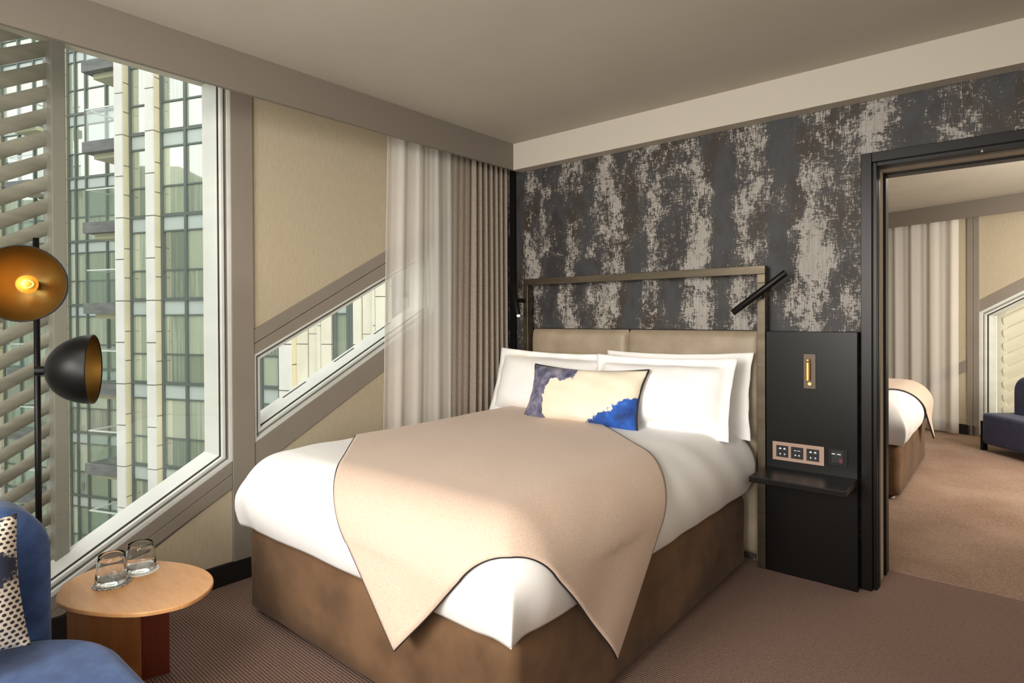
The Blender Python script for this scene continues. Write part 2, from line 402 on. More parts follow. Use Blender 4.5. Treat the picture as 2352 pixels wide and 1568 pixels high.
def tex_dots():
    m = mat('dotted_cushion_fabric', 'd9cdbd', .9); t = NT(m); p = t.objc()
    sep = t.add('ShaderNodeSeparateXYZ'); t.link(p, sep.inputs[0]); x, y = sep.outputs[0], sep.outputs[1]
    def cell(v, s): return t.math('SUBTRACT', t.math('FRACT', t.math('MULTIPLY', v, s)), .5)
    row = t.math('FLOOR', t.math('MULTIPLY', y, 78)); xo = t.math('MULTIPLY_ADD', t.math('MODULO', row, 2.0), .5, t.math('MULTIPLY', x, 62))
    cx = t.math('SUBTRACT', t.math('FRACT', xo), .5); cy = cell(y, 78)
    dd = t.math('SQRT', t.math('ADD', t.math('MULTIPLY', cx, cx), t.math('MULTIPLY', cy, cy)))
    rad = t.math('MULTIPLY_ADD', t.noise(p, 6, 2), .34, .12)
    dots = t.math('LESS_THAN', dd, rad)
    c = t.mix(dots, lin('dccfbe'), lin('2b2b35'))
    q = t.noise(t.mapping(p, (1, 1, 1)), 26.0, 4, .7)
    bx = t.math('SUBTRACT', x, .135); by = t.math('SUBTRACT', y, .035)
    rr = t.math('SQRT', t.math('ADD', t.math('MULTIPLY', bx, bx), t.math('MULTIPLY', t.math('MULTIPLY', by, by), 2.2)))
    bl = t.add('ShaderNodeMapRange', Value=t.math('ADD', rr, t.math('MULTIPLY', t.math('SUBTRACT', q, .5), .12))); bl.inputs[1].default_value = .085; bl.inputs[2].default_value = .06
    c = t.mix(bl.outputs[0], c, lin('262a3d'))
    tr = t.add('ShaderNodeMapRange', Value=t.math('ADD', y, t.math('MULTIPLY', t.math('SUBTRACT', q, .5), .08))); tr.inputs[1].default_value = .165; tr.inputs[2].default_value = .18
    c = t.mix(tr.outputs[0], c, lin('2a2630'))
    t.link(c, bsdf(m).inputs['Base Color']); return m
M['dots'] = tex_dots()

# ------------------------------------------------------------------ room shell
W = -3.146            # inner face of the window wall
YB = 3.47             # inner face of the headboard wall
ZC = 2.645            # ceiling
ZP = 2.455            # underside of pelmet and bulkhead
tag(MB().box(-3.4, 1.7, -2.7, 3.79, -.12, 0).build('floor', M['carpet']), kind='structure')
tag(MB().box(-3.4, 2.4, 3.79, 9.8, -.12, .004).build('floor', M['carpet2']), kind='structure')
tag(MB().box(-3.4, 1.7, -2.7, 3.6, ZC, ZC+.15).build('ceiling', M['ceiling']), kind='structure')
tag(MB().box(-3.4, 2.4, 3.6, 9.9, ZC, ZC+.15).build('ceiling', M['ceiling']), kind='structure')
tag(MB().box(1.6, 1.75, -2.7, 3.79, 0, ZC).build('wall_right', M['fabric']), kind='structure')
tag(MB().box(-3.4, 1.7, -2.75, -2.6, 0, ZC).build('wall_front', M['fabric']), kind='structure')
DX0, DX1, DZ = -.60, .52, 2.19     # outer edges of the door frame
wb = MB(); wb.box(-3.35, DX0+.03, YB, 3.79, 0, ZC); wb.box(DX0+.03, DX1-.03, YB, 3.79, DZ-.03, ZC); wb.box(DX1-.03, 1.7, YB, 3.79, 0, ZC)
tag(wb.build('wall_back', M['wallpaper']), kind='structure')
tag(MB().box(-2.815, 1.6, 3.373, YB-.002, ZP, ZC).build('trim_1', M['bulkhead']), kind='structure')     # bulkhead over the headboard wall
tag(MB().box(-2.84, -2.815, -2.6, YB-.002, ZP, ZC).build('trim_2', M['pelmet'], bevel=.002), kind='structure')   # curtain pelmet
tag(MB().box(-2.92, -2.868, YB-.02, YB-.002, 0, ZC).build('trim_3', M['black']), kind='structure')      # black corner strip
tag(MB().box(-2.868, -2.74, YB-.014, YB-.002, 0, .1).box(-1.09, -.61, YB-.014, YB-.002, 0, .1).build('baseboard_back', M['skirting']), kind='structure')
tag(MB().box(W, W+.016, .4, 3.45, 0, .109).build('baseboard_left', M['skirting'], bevel=.003), kind='structure')

# ---- window wall
SL = .562
def zl1(y): return .636 + SL*(y-1.457)                 # lower line of window 1 (outer white strip)
def zl2(y): return .709 + .545*(y-1.574)               # lower line of window 2
def zu2(y): return 1.186 + .528*(y-1.574)              # upper line of window 2
Y0 = 1.457 - .616/SL
YR = 2.89
wl = MB()
wl.prism([(Y0, 0), (1.44, 0), (1.44, zl1(1.44)-.03), (Y0, .0)][:3], W-.2, W-.006)
wl.box(W-.2, W-.006, 1.44, 1.59, 0, ZC)
wl.prism([(1.59, 0), (YR, 0), (YR, zl2(YR)-.03), (1.59, zl2(1.59)-.03)], W-.2, W-.006)
wl.prism([(1.59, zu2(1.59)+.02), (YR, zu2(YR)+.02), (YR, ZC), (1.59, ZC)], W-.2, W-.006)
wl.box(W-.2, W-.006, YR, 3.6, 0, ZC)
wl.box(W-.2, W-.006, -2.7, -1.6, 0, ZC)
wall_left = tag(wl.build('wall_left', M['taupe']), kind='structure')
def panel(poly): return MB().prism(poly, W-.008, W-.001).build('fabric_panel', M['fabric'], wall_left)
def fe(y): return 1.32+.558*(y-1.574)
def fl(y): return .571+.55*(y-1.595)
panel([(1.576, fe(1.576)), (3.45, fe(3.45)), (3.45, ZC-.005), (1.576, ZC-.005)])
panel([(1.576, .11), (3.45, .11), (3.45, fl(3.45)), (1.576, fl(1.576))])
panel([(.84-.2, .0+.109), (1.455, .109), (1.455, .494), (.84-.06, .11)][1:] )
# grey post and diagonal rails
MB().box(W-.01, W+.012, 1.457, 1.574, 0.105, ZC).build('post', M['taupe'], wall_left, bevel=.0015)
def rail(pts): return MB().prism(pts, W-.01, W+.007).build('diagonal_rail', M['taupe'], wall_left, bevel=.0015)
g = .004
rail([(1.455, .636), (1.455, .570), (.58, .570-SL*.875), (.46, .570-SL*.995+.065)])
rail([(1.455, .566), (1.455, .494), (.72, .11), (.64, .110)])
rail([(1.576, 1.32), (1.576, 1.245), (YR+.1, 1.245+.56*(YR+.1-1.576)), (YR+.1, fe(YR+.1))])
rail([(1.576, 1.241), (1.576, 1.186), (YR, zu2(YR)), (YR+.1, zu2(YR)+.0), (YR+.1, 1.241+.56*(YR+.1-1.576))])
rail([(1.576, .709), (1.576, fl(1.576)), (YR+.1, fl(YR+.1)), (YR+.1, zl2(YR+.1))])
rail([(YR, zl2(YR)), (YR+.1, zl2(YR+.1)), (YR+.1, zu2(YR)), (YR, zu2(YR))])

def offset_path(path, d, closed):
    """offset a 2D path to its left by d with mitred corners"""
    n = len(path); out = []
    def nrm(a, b):
        dx, dy = b[0]-a[0], b[1]-a[1]; l = math.hypot(dx, dy); return (-dy/l, dx/l)
    for i in range(n):
        n0 = nrm(path[i-1], path[i]) if (i > 0 or closed) else None
        n1 = nrm(path[i], path[(i+1) % n]) if (i < n-1 or closed) else None
        if n0 is None: n0 = n1
        if n1 is None: n1 = n0
        k = 1+n0[0]*n1[0]+n0[1]*n1[1]
        out.append((path[i][0]+d*(n0[0]+n1[0])/k, path[i][1]+d*(n0[1]+n1[1])/k))
    return out
def ring(mb, path, o0, o1, x0, x1, closed=False, T=None):
    a, b = offset_path(path, o0, closed), offset_path(path, o1, closed); n = len(path)
    vs = [(x0, *p) for p in a]+[(x0, *p) for p in b]+[(x1, *p) for p in b]+[(x1, *p) for p in a]
    if T: vs = [T(v) for v in vs]
    fs = []
    for i in range(n if closed else n-1):
        j = (i+1) % n
        for k in range(4): fs.append((k*n+i, k*n+j, ((k+1) % 4)*n+j, ((k+1) % 4)*n+i))
    if not closed: fs += [(0, n, 2*n, 3*n), (n-1, 2*n-1, 3*n-1, 4*n-1)]
    mb.add(vs, fs)
def window(name, path, closed, glasspoly, slots=None):
    w = structure(name, (W, path[0][0], 0))
    def st(nm, o0, o1, x0, x1, m):
        mb = MB(); ring(mb, path, o0, o1, x0, x1, closed); return mb.build(nm, m, w)
    st('outer_frame', 0, .015, W-.05, W+.003, M['alu'])
    st('frame_groove', .015, .030, W-.05, W-.022, M['groove'])
    st('inner_frame', .030, .0425, W-.05, W-.010, M['alu'])
    st('gasket', .0425, .0475, W-.05, W-.036, M['gasket'])
    sill = st('reveal', .02, .0505, W-.21, W-.043, M['alu'])
    MB().prism(glasspoly, W-.047, W-.042).build('pane', M['glass'], w)
    if slots:
        for (ya, yb) in slots:
            z = lambda y: zl2(y)+.0505/.878+.0006
            MB().add([(W-.185, ya, z(ya)), (W-.165, ya, z(ya)), (W-.165, yb, z(yb)), (W-.185, yb, z(yb)), (W-.185, ya, z(ya)-.004), (W-.165, ya, z(ya)-.004), (W-.165, yb, z(yb)-.004), (W-.185, yb, z(yb)-.004)],
                     [(0,1,2,3),(7,6,5,4),(0,4,5,1),(1,5,6,2),(2,6,7,3),(3,7,4,0)]).build('vent_slot', M['gasket'], sill)
    return w
p1 = [(-1.6, .02), (Y0, .02), (1.457, .636), (1.457, ZC-.01)]
window('window_1', p1, False, [(-1.6, .03), (.40, .04), (1.42, .655), (1.42, ZC-.01), (-1.6, ZC-.01)])
p2 = [(1.574, zl2(1.574)), (YR, zl2(YR)), (YR, zu2(YR)), (1.574, zu2(1.574))]
window('window_2', p2, True, [(1.60, zl2(1.6)+.03), (YR-.03, zl2(YR-.03)+.03), (YR-.03, zu2(YR-.03)-.03), (1.60, zu2(1.6)-.03)],
       slots=[(1.62, 1.70), (1.84, 1.99), (2.19, 2.34), (2.50, 2.64)])

# ---- louvre screen outside window 1
lv = thing('louvre_screen', (W-.25, .5, 0), 'diagonal pale metal louvre screen with upright post outside the big window', 'louvre screen')
MB().box(W-.31, W-.165, .737, .79, .2, 3.0).build('post', M['louvre_post'], lv, bevel=.003)
def slat_mesh():
    n = 10; a = R(70); vs = []; y0, y1 = 0, -1.9
    for yy in (y0, y1):
        for k in range(n):
            t = 2*math.pi*k/n; u, v = .037*math.cos(t), .011*math.sin(t)
            # long axis tilted: inner edge high, outer edge low
            vs.append((u*math.cos(a)-v*math.sin(a), yy, u*math.sin(a)+v*math.cos(a)+.57*yy))
    fs = [(k, (k+1) % n, n+(k+1) % n, n+k) for k in range(n)]+[tuple(range(n))[::-1], tuple(range(n, 2*n))]
    return vs, fs
vs, fs = slat_mesh()
first = None
for k in range(33):
    z = 2.36+.1022*(9-k)-.045
    if first is None:
        first = MB().add([(p[0]+W-.25, p[1]+.742, p[2]+z) for p in vs], fs).build('slat', M['louvre'], lv, smooth=False); sharp_smooth(first, 50); z0 = z
    else:
        c = first.copy(); COL.objects.link(c); c.location = (0, 0, z-z0)

# ---- curtains of the near room
def curtain(name, m, ya, yb, yat, ybt, x0, amp, folds, z0, z1, label, cat, seed=0, flat=None, T=None, soft=False, nu=220, thick=.002):
    rnd = random.Random(seed)
    ph = [rnd.uniform(0, 6.28) for _ in range(6)]
    def fn(u, v):
        z = z0+(z1-z0)*v
        y = (ya*(1-v)+yat*v)*(1-u)+(yb*(1-v)+ybt*v)*u
        uu = u+.012*math.sin(9*u+ph[1]); a = amp*(1-.45*v)*(1-.25*math.sin(5*u+ph[2]))
        w = math.sin(2*math.pi*folds*uu+ph[0]+.35*math.sin(3*v+ph[3]+7*u))
        s = (abs(w)**.8)*(1 if w > 0 else -1)
        if soft:      # loose voile: a few uneven folds with sharp ridges between flat runs
            q = math.sin(2*math.pi*(folds*.55*uu+.12*math.sin(5.3*u+ph[5]))+ph[0])
            r = math.sin(2*math.pi*folds*1.9*uu+ph[3]+1.2*math.sin(4*u))
            w = abs(.5+.5*q)**2.0*1.1-.4+.10*r*(.5+.5*math.sin(7*u+ph[1]))*(.4+.6*v); s = w
        k = 1.0
        if flat: k = min(1, max(.06, (u-flat)/.05)) if u > flat-.0 else .06
        x = x0+a*s*k + .010*math.sin(4*u+2.1*v+ph[4])
        p = (x, y, z)
        return T(p) if T else p
    mb = MB(); mb.grid(fn, nu, 16)
    o = mb.build(name, m, smooth=True)
    md = o.modifiers.new('cloth', 'SOLIDIFY'); md.thickness = thick; md.offset = 0
    return tag(o, label, cat)
curtain('sheer_curtain', M['sheer'], 2.30, 2.89, 2.36, 2.91, -2.985, .017, 7.5, .03, 2.56,
        'white translucent voile curtain over the small slanted window', 'curtain', 3, soft=True)
curtain('linen_curtain', M['drape'], 2.86, 3.42, 2.88, 3.47, -2.950, .042, 10, .02, 2.56,
        'taupe linen blackout curtain gathered in the corner behind the bed', 'curtain', 5, flat=.27, nu=400)

# ------------------------------------------------------------------ door frame between the rooms
def door_set(mb, x0, x1, zt, y0, y1, w):
    mb.box(x0, x0+w, y0, y1, 0, zt); mb.box(x1-w, x1, y0, y1, 0, zt); mb.box(x0+w, x1-w, y0, y1, zt-w, zt)
dr = structure('door_1', (-.04, 3.6, 0))
mb = MB(); door_set(mb, DX0, DX1, DZ, 3.442, YB-.001, .048); mb.build('architrave', M['dark'], dr, bevel=.002)
mb = MB(); door_set(mb, DX0+.03, DX1-.03, DZ-.03, YB, 3.55, .036); mb.build('front_jamb', M['dark'], dr, bevel=.002)
mb = MB(); door_set(mb, DX0+.03, DX1-.03, DZ-.03, 3.50, 3.55, .039); mb.build('front_stop', M['black'], dr, bevel=.002)
mb = MB(); door_set(mb, DX0+.03, DX1-.03, DZ-.03, 3.55, 3.70, .030); mb.build('middle_lining', M['bulkhead'], dr)
mb = MB(); door_set(mb, DX0+.03, DX1-.03, DZ-.03, 3.70, 3.785, .042); mb.build('rear_jamb', M['black'], dr, bevel=.002)
MB().tube((-.12, 3.475, DZ-.068), (-.12, 3.475, DZ-.060), .006).build('door_contact', M['chrome'], dr)

# ------------------------------------------------------------------ bed
BX0, BX1, BY0, BY1 = -2.762, -1.134, 1.347, 3.34
def make_bed(label, group):
    bed = thing('bed', (-1.94, 2.34, 0), label, 'bed', group)
    def base_fn():
        n = 64; rings = []
        r = .045
        for z, ins in ((.035, .012), (.05, .0), (.12, .003), (.30, .0), (.375, .0), (.398, .010), (.408, .028), (.410, .06)):
            pts = []
            x0, x1, y0, y1 = BX0+ins, BX1-ins, BY0+ins, BY1-ins
            rr = max(.012, r-ins*.5)
            for cx, cy, a0 in ((x1-rr, y0+rr, -90), (x1-rr, y1-rr, 0), (x0+rr, y1-rr, 90), (x0+rr, y0+rr, 180)):
                for k in range(6):
                    t = R(a0+90*k/5); pts.append((cx+rr*math.cos(t), cy+rr*math.sin(t), z))
                # straight run samples for soft waviness
            rings.append(pts)
        return rings
    rings = base_fn(); m = len(rings[0]); vs = [p for rg in rings for p in rg]
    fs = [(i*m+k, i*m+(k+1) % m, (i+1)*m+(k+1) % m, (i+1)*m+k) for i in range(len(rings)-1) for k in range(m)]
    fs += [tuple(range(m))[::-1], tuple(range((len(rings)-1)*m, len(rings)*m))]
    b = MB().add(vs, fs).build('divan_base', M['velvet'], bed); sharp_smooth(b, 60)
    for x, y in ((BX0+.06, BY0+.06), (BX1-.06, BY0+.06), (BX0+.06, BY1-.06), (BX1-.06, BY1-.06)):
        MB().lathe([(.0, 0), (.022, 0), (.024, .012), (.014, .02), (.012, .036), (0, .036)], (x, y, 0), n=14).build('foot', M['chrome'], bed, smooth=True)
    return bed
bed = make_bed('double bed with brown velvet divan base, in the near room under the grey headboard frame', 'divan beds')

# ---- duvet and throw share one draping profile over a rounded bed block
ZT = .752
CX0, CX1, CY0, CY1 = -2.815+.20, -1.085-.20, 1.285+.20, 3.36
QR = .20
def prof(dist, tuck):
    """arc length past the flat top -> (outward, drop)"""
    arc = .5*math.pi*.195
    if dist <= arc:
        t = dist/arc*math.pi/2; return QR*math.sin(t), .19*(1-math.cos(t))
    s = dist-arc
    if not tuck: return QR+.012*math.sin(min(s, .5)*3), .19+s
    t = min(s/.15, 1.15); return QR-.035*t*t, .19+.128*t
def drape(px, py, tuck, lift=0.0, head_flat=True):
    qx = min(max(px, CX0), CX1); qy = max(py, CY0) if head_flat else min(max(py, CY0), CY1)
    dx, dy = px-qx, py-qy; d = math.hypot(dx, dy)
    crown = .012*math.cos(1.2*(px+1.97))+.006*math.sin(3.1*px+1.3*py)*math.sin(2.3*py)
    if d < 1e-6: return Vector((px, py, ZT+crown+lift)), Vector((0, 0, 1)), d
    ux, uy = dx/d, dy/d; o, h = prof(d, tuck)
    # pinched corner: pull the lower part of a corner outwards into a seam
    corner = max(0, min(abs(ux), abs(uy))*1.4142)
    if ux > 0 and uy < 0 or ux < 0 and uy < 0:
        o += .045*corner**6*min(1, max(0, (h-.12)/.2)) + .03*corner**3*min(1, max(0, h/.2))
    p = Vector((qx+ux*o, qy+uy*o, ZT+crown*max(0, 1-d/.25)-h))
    n = Vector((ux, uy, 0)) if d > .5*math.pi*.195 else Vector((ux*math.sin(d/.306*1.57), uy*math.sin(d/.306*1.57), math.cos(d/.306*1.57)))
    return p+n*lift, n, d
def make_duvet(label, group):
    D = .306+.172
    x0, x1, y0, y1 = CX0-D, CX1+D, CY0-D, 3.335
    mb = MB()
    nu, nv = 150, 150
    def fn(u, v):
        # polar-ish sampling: stretch square grid so that corners stay on the rounded boundary
        px = x0+(x1-x0)*u; py = y0+(y1-y0)*v
        qx = min(max(px, CX0), CX1); qy = max(py, CY0)
        dx, dy = px-qx, py-qy
        if dx and dy:
            m = max(abs(dx), abs(dy)); l = math.hypot(dx, dy); px, py = qx+dx*m/l, qy+dy*m/l
        p, n, d = drape(px, py, True)
        w = .0035*math.sin(11*p.x+4*p.y+3*p.z)*math.sin(7*p.y-5*p.x+6*p.z)+.002*math.sin(23*p.y+17*p.z+9*p.x)
        return tuple(p+n*w*(1 if d > .02 else .5))
    mb.grid(fn, nu, nv)
    # close the underside
    o = mb.build('duvet', M['sheet'], smooth=True, base=(-1.94, 2.34, .4))
    md = o.modifiers.new('loft', 'SOLIDIFY'); md.thickness = .02; md.offset = -1
    return tag(o, label, 'duvet', group)
duvet = make_duvet('thick white duvet tucked over the bed in the near room', 'white duvets')
def make_throw(label, group):
    c1 = Vector((-1.555, .910)); c2 = Vector((-.59, 1.85)); u_ = c2-c1; v_ = Vector((-.748, .663)).normalized()*2.62
    root = thing('throw_blanket', (-1.94, 2.0, .75), label, 'blanket', group)
    nu, nv = 110, 150
    def plan(u, v):
        bow = .010*math.sin(math.pi*u)                 # hem pulled up a little in the middle
        return c1+u_*u+v_*(v*(1-bow)+bow)
    def fn(u, v):
        p2 = plan(u, v); px, py = p2.x, min(p2.y, 3.12+.02*u)
        p, n, d = drape(px, py, False, .008)
        hang = max(0, d-.3)
        w = hang*(.05*math.sin(9*u+2.0)+.03*math.sin(21*u+1))+.004*math.sin(8*px+5*py)*math.sin(6*py)
        return tuple(p+n*(w if hang > 0 else abs(w)*.6))
    keep = lambda u, v: plan(u, v).y < 3.14
    mb = MB(); mb.grid(fn, nu, nv, keep)
    o = mb.build('blanket', [M['throw'], M['lining']], root, smooth=True)
    md = o.modifiers.new('cloth', 'SOLIDIFY'); md.thickness = .006; md.offset = 1; md.material_offset = 1; md.material_offset_rim = 1; md.use_flip_normals = False
    pts = lambda f, n: [Vector(f(i/n))+Vector((0, 0, .003)) for i in range(n+1)]
    for side in (0.0, 1.0):
        l = [Vector(fn(side, i/200)) for i in range(201) if plan(side, i/200).y < 3.13]
        MB().path(l, .0065, 6).build('piping', M['piping'], root, smooth=True)
    MB().path([Vector(fn(i/160, 0)) for i in range(161)], .003, 6).build('hem', M['piping'], root, smooth=True)
    return root
throw = make_throw('oatmeal wool throw laid cornerwise over the near bed', 'wool throws')

# ---- pillows
def pillow_mesh(w, h, t, fl, seed, pinch=.05, nu=44, nv=36):
    rnd = random.Random(seed); ph = [rnd.uniform(0, 6.28) for _ in range(6)]
    mb = MB()
    def side(sgn):
        def fn(u, v):
            a, b = 2*u-1, 2*v-1
            iw, ih = 1-fl/(w/2), 1-fl/(h/2)
            aa, bb = min(1, abs(a)/iw), min(1, abs(b)/ih)
            th = t/2*((1-aa**3.2)*(1-bb**3.2))**.55
            x = a*w/2*(1-pinch*(1-b*b)*abs(a)**3*.8); y = b*h/2*(1-pinch*(1-a*a)*abs(b)**3*1.5)
            wr = .004*math.sin(9*a+5*b+ph[0])*math.sin(7*b-3*a+ph[1])
            edge = max(aa, bb)
            fw = .006*math.sin(14*a+ph[2])*math.sin(11*b+ph[3]) if edge >= 1 else 0
            return (x, y, sgn*(th+(.0018))+wr*(1 if th > .01 else .2)+fw)
        return fn
    mb.grid(side(1), nu, nv); mb.grid(side(-1), nu, nv)
    # close the rim
    n1 = (nu+1)*(nv+1)
    bd = [i for i in range(nu)]+[nu+j*(nu+1) for j in range(nv)]+[nv*(nu+1)+nu-i for i in range(nu)]+[(nv-j)*(nu+1) for j in range(nv)]
    mb.f += [(bd[k], bd[(k+1) % len(bd)], n1+bd[(k+1) % len(bd)], n1+bd[k]) for k in range(len(bd))]; mb.mi += [0]*len(bd)
    return mb, [mb.v[i] for i in bd]
def place_local(o, loc, tilt, yaw=0, roll=0):
    """local x = width, y = height, z = towards the foot of the bed"""
    o.location = loc
    o.rotation_euler = (Matrix.Rotation(yaw, 3, 'Z') @ Matrix.Rotation(R(90)-tilt, 3, 'X') @ Matrix.Rotation(roll, 3, 'Z')).to_euler()
def pillow(w, h, t, fl, seed, loc, tilt, yaw, roll, label):
    mb, _ = pillow_mesh(w, h, t, fl, seed)
    o = mb.build('pillow', M['pillow'], base=(0, 0, 0), smooth=True, weld=True)
    place_local(o, loc, tilt, yaw, roll)
    return tag(o, label, 'pillow', 'white pillows on the near bed')
pillow(.94, .48, .20, .05, 1, (-2.39, 3.205, .925), R(17), 0, R(-1), 'white pillow on the window side of the bed, behind the painted cushion')
pillow(.92, .48, .11, .05, 2, (-1.56, 3.335, .935), R(9), 0, R(1), 'rearmost of the two white pillows stacked beside the black bedside panel')
pillow(.87, .45, .16, .05, 3, (-1.565, 3.135, .94), R(19), 0, R(.5), 'front white pillow of the two stacked beside the black bedside panel')
cu = thing('cushion', (-1.965, 2.955, .905), 'oblong cream cushion with slate and bright blue ink wash, leaning on the pillows', 'cushion')
mb, bd = pillow_mesh(.775, .37, .17, .0, 9, pinch=.10)
o = mb.build('cushion_cover', M['cushion'], base=(0, 0, 0), smooth=True, weld=True); o.parent = cu
l = [Vector(p) for p in bd]; l = [Vector((p.x, p.y, 0)) for p in l]
o2 = MB().path(l, .0065, 6, closed=True).build('piping', M['piping'], base=(0, 0, 0), smooth=True); o2.parent = cu
place_local(cu, (-1.962, 2.975, .91), R(24), R(3), R(0))

# ------------------------------------------------------------------ headboard
hb = thing('headboard', (-1.89, 3.41, 0), 'bronze metal headboard frame with padded taupe leather panels behind the pillows', 'headboard')
fr = MB(); FX0, FX1, FZ = -2.735, -1.046, 1.655
MB().box(FX0, FX0+.04, 3.38, 3.43, 0, FZ-.045).build('side_post', M['bronze'], hb, bevel=.0015)
MB().box(FX1-.042, FX1, 3.38, 3.43, 0, FZ-.045-.05).build('side_post', M['bronze'], hb, bevel=.0015)
MB().box(FX0, FX1, 3.38, 3.43, FZ-.045, FZ).box(FX1-.042, FX1, 3.38, 3.43, FZ-.094, FZ-.046).build('top_rail', M['bronze'], hb, bevel=.0015)
for x0, x1 in ((-2.695, -1.912), (-1.912, -1.089)):
    def fn(u, v, x0=x0, x1=x1):
        a, b = 2*u-1, 2*v-1
        e = ((1-abs(a)**14)*(1-abs(b)**20))**.5
        return (x0+(x1-x0)*u, 3.452-.006-.042*e, .045+(1.297-.045)*v)
    mb = MB(); mb.grid(fn, 60, 60); mb.box(x0, x1, 3.446, 3.466, .045, 1.297)
    mb.build('padded_panel', M['leather'], hb, smooth=True)
MB().box(-2.70, -1.085, 3.44, 3.467, 1.297, 1.301).build('capping', M['black'], hb)

# ---- reading lamps on the headboard frame
def reading_lamp(p0, p1, mount, label, group, lit):
    p0, p1 = Vector(p0), Vector(p1); d = (p0-p1).normalized()
    root = thing('reading_lamp', tuple(mount), label, 'lamp', group)
    MB().lathe([(0, 0), (.0165, 0), (.018, .003), (.018, (p1-p0).length-.003), (.0165, (p1-p0).length), (.0, (p1-p0).length)], p0, -d, 24).build('tube_head', M['black'], root, smooth=False)
    sharp_smooth(root.children[0], 30)
    MB().tube(p0+d*.0012, p0+d*.0030, .011, n=20).build('lens', M['spotled'] if lit else M['led'], root)
    m = Vector(mount)
    MB().tube((m.x, m.y-.002, m.z), (m.x, m.y+.0555, m.z), .016, n=18).build('pivot', M['black'], root)
    return root
rl = reading_lamp((-2.690, 3.27, 1.392), (-2.80, 3.34, 1.632), (-2.728, 3.325, 1.50), 'black tube reading lamp with lit tip beside the curtain', 'reading lamps on the headboard frame', True)
reading_lamp((-1.198, 3.32, 1.399), (-.922, 3.32, 1.606), (-1.062, 3.327, 1.488), 'black tube reading lamp slanting across the frame post above the bedside panel', 'reading lamps on the headboard frame', False)
light('reading_lamp_beam', 'SPOT', (-2.687, 3.262, 1.382), .5, (1, .78, .45), target=(-2.55, 3.15, .9), size=.01, spot=R(70))

# ------------------------------------------------------------------ bedside panel
bp = thing('bedside_panel', (-.82, 3.43, 0), 'black wall panel with shelf, socket plate and brass light beside the bed', 'bedside panel')
MB().box(-1.043, -.605, 3.385, 3.466, 0, 1.297).build('back_panel', M['dark'], bp, bevel=.002)
MB().box(-1.0445, -.605, 3.112, 3.385, .535, .565).build('shelf', M['dark'], bp, bevel=.003)
lp = MB().box(-.852, -.794, 3.379, 3.385, 1.001, 1.181).build('light_plate', M['umber'], bp, bevel=.001)
MB().tube((-.828, 3.366, 1.045), (-.828, 3.366, 1.138), .0115, n=20).build('brass_tube', M['brass'], lp); sharp_smooth(lp.children[0], 40)
MB().lathe([(0, 0), (.009, 0), (.011, .004), (.011, .012), (.006, .016), (0, .016)], (-.828, 3.366, 1.142), n=16).tube((-.828, 3.366, 1.15), (-.828, 3.38, 1.15), .004, n=8).build('pivot_knob', M['brass'], lp, smooth=True)
MB().tube((-.821, 3.37, 1.027), (-.821, 3.38, 1.027), .0085, n=14).box(-.826, -.812, 3.3695, 3.374, 1.024, 1.030).build('switch', M['brass'], lp)
sp = MB().box(-1.008, -.755, 3.379, 3.385, .608, .706).build('socket_plate', M['rose'], bp, bevel=.001)
for k, x in enumerate((-.988, -.914, -.838)):
    s = MB().box(x, x+.06, 3.376, 3.380, .626, .688).build('socket_module', M['switch'], sp, bevel=.001)
    sy = MB()
    if k != 1:
        for dx in (.014, .036):
            sy.box(x+dx, x+dx+.012, 3.3754, 3.3762, .668, .674); sy.box(x+dx+.003, x+dx+.009, 3.3754, 3.3762, .673, .677)
            sy.box(x+dx+.002, x+dx+.011, 3.3754, 3.3762, .642, .645); sy.box(x+dx+.004, x+dx+.008, 3.3754, 3.3762, .638, .648)
    else:
        sy.box(x+.015, x+.028, 3.3754, 3.3762, .668, .671); sy.box(x+.032, x+.046, 3.3754, 3.3762, .668, .671)
        sy.tube((x+.022, 3.3754, .645), (x+.022, 3.3762, .645), .004, n=10); sy.tube((x+.040, 3.3754, .645), (x+.040, 3.3762, .645), .004, n=10)
    sy.build('switch_symbols', M['led'], s) if False else sy.build('switch_symbols', M['led'], sp)
s2 = MB().box(-.738, -.648, 3.379, 3.385, .618, .706).build('power_socket', M['black'], bp, bevel=.001)
MB().box(-.722, -.667, 3.3765, 3.380, .634, .696).build('socket_face', M['switch'], s2, bevel=.001)
MB().box(-.719, -.703, 3.3755, 3.3770, .676, .681).box(-.694, -.678, 3.3755, 3.3770, .676, .681).build('usb_port', M['led'], s2)
MB().box(-.684, -.672, 3.3755, 3.3770, .636, .656).build('red_switch', M['redpl'], s2)

# ------------------------------------------------------------------ side table with two glasses
st = thing('side_table', (-2.54, .81, 0), 'low round oak side table carrying two tumblers beside the blue armchair', 'table')
out = [(-2.634,.585),(-2.54,.591),(-2.44,.629),(-2.353,.681),(-2.287,.739),(-2.248,.807),(-2.236,.875),(-2.27,.95),(-2.338,1.008),(-2.43,1.035),(-2.535,1.030),(-2.656,.990),(-2.768,.915),(-2.828,.815),(-2.826,.725),(-2.76,.640)]
def smooth_loop(pts, n):
    m = len(pts); r = []
    for i in range(m):
        p0, p1, p2, p3 = (Vector(pts[(i+k) % m]) for k in (-1, 0, 1, 2))
        for s in range(n):
            t = s/n; r.append(tuple(.5*((2*p1)+(-p0+p2)*t+(2*p0-5*p1+4*p2-p3)*t*t+(-p0+3*p1-3*p2+p3)*t**3)))
    return r
lp_ = smooth_loop(out, 6)
MB().prism(lp_, .364, .380, 'z').build('table_top', M['wood'], st, bevel=.004, seg=3)
def arc_panel(pts, th):
    a = [Vector(p) for p in pts]; L = []; Rr = []
    for i, p in enumerate(a):
        d = (a[min(i+1, len(a)-1)]-a[max(i-1, 0)]).normalized(); n = Vector((-d.y, d.x)); L.append(tuple(p+n*th/2)); Rr.append(tuple(p-n*th/2))
    return L+Rr[::-1]
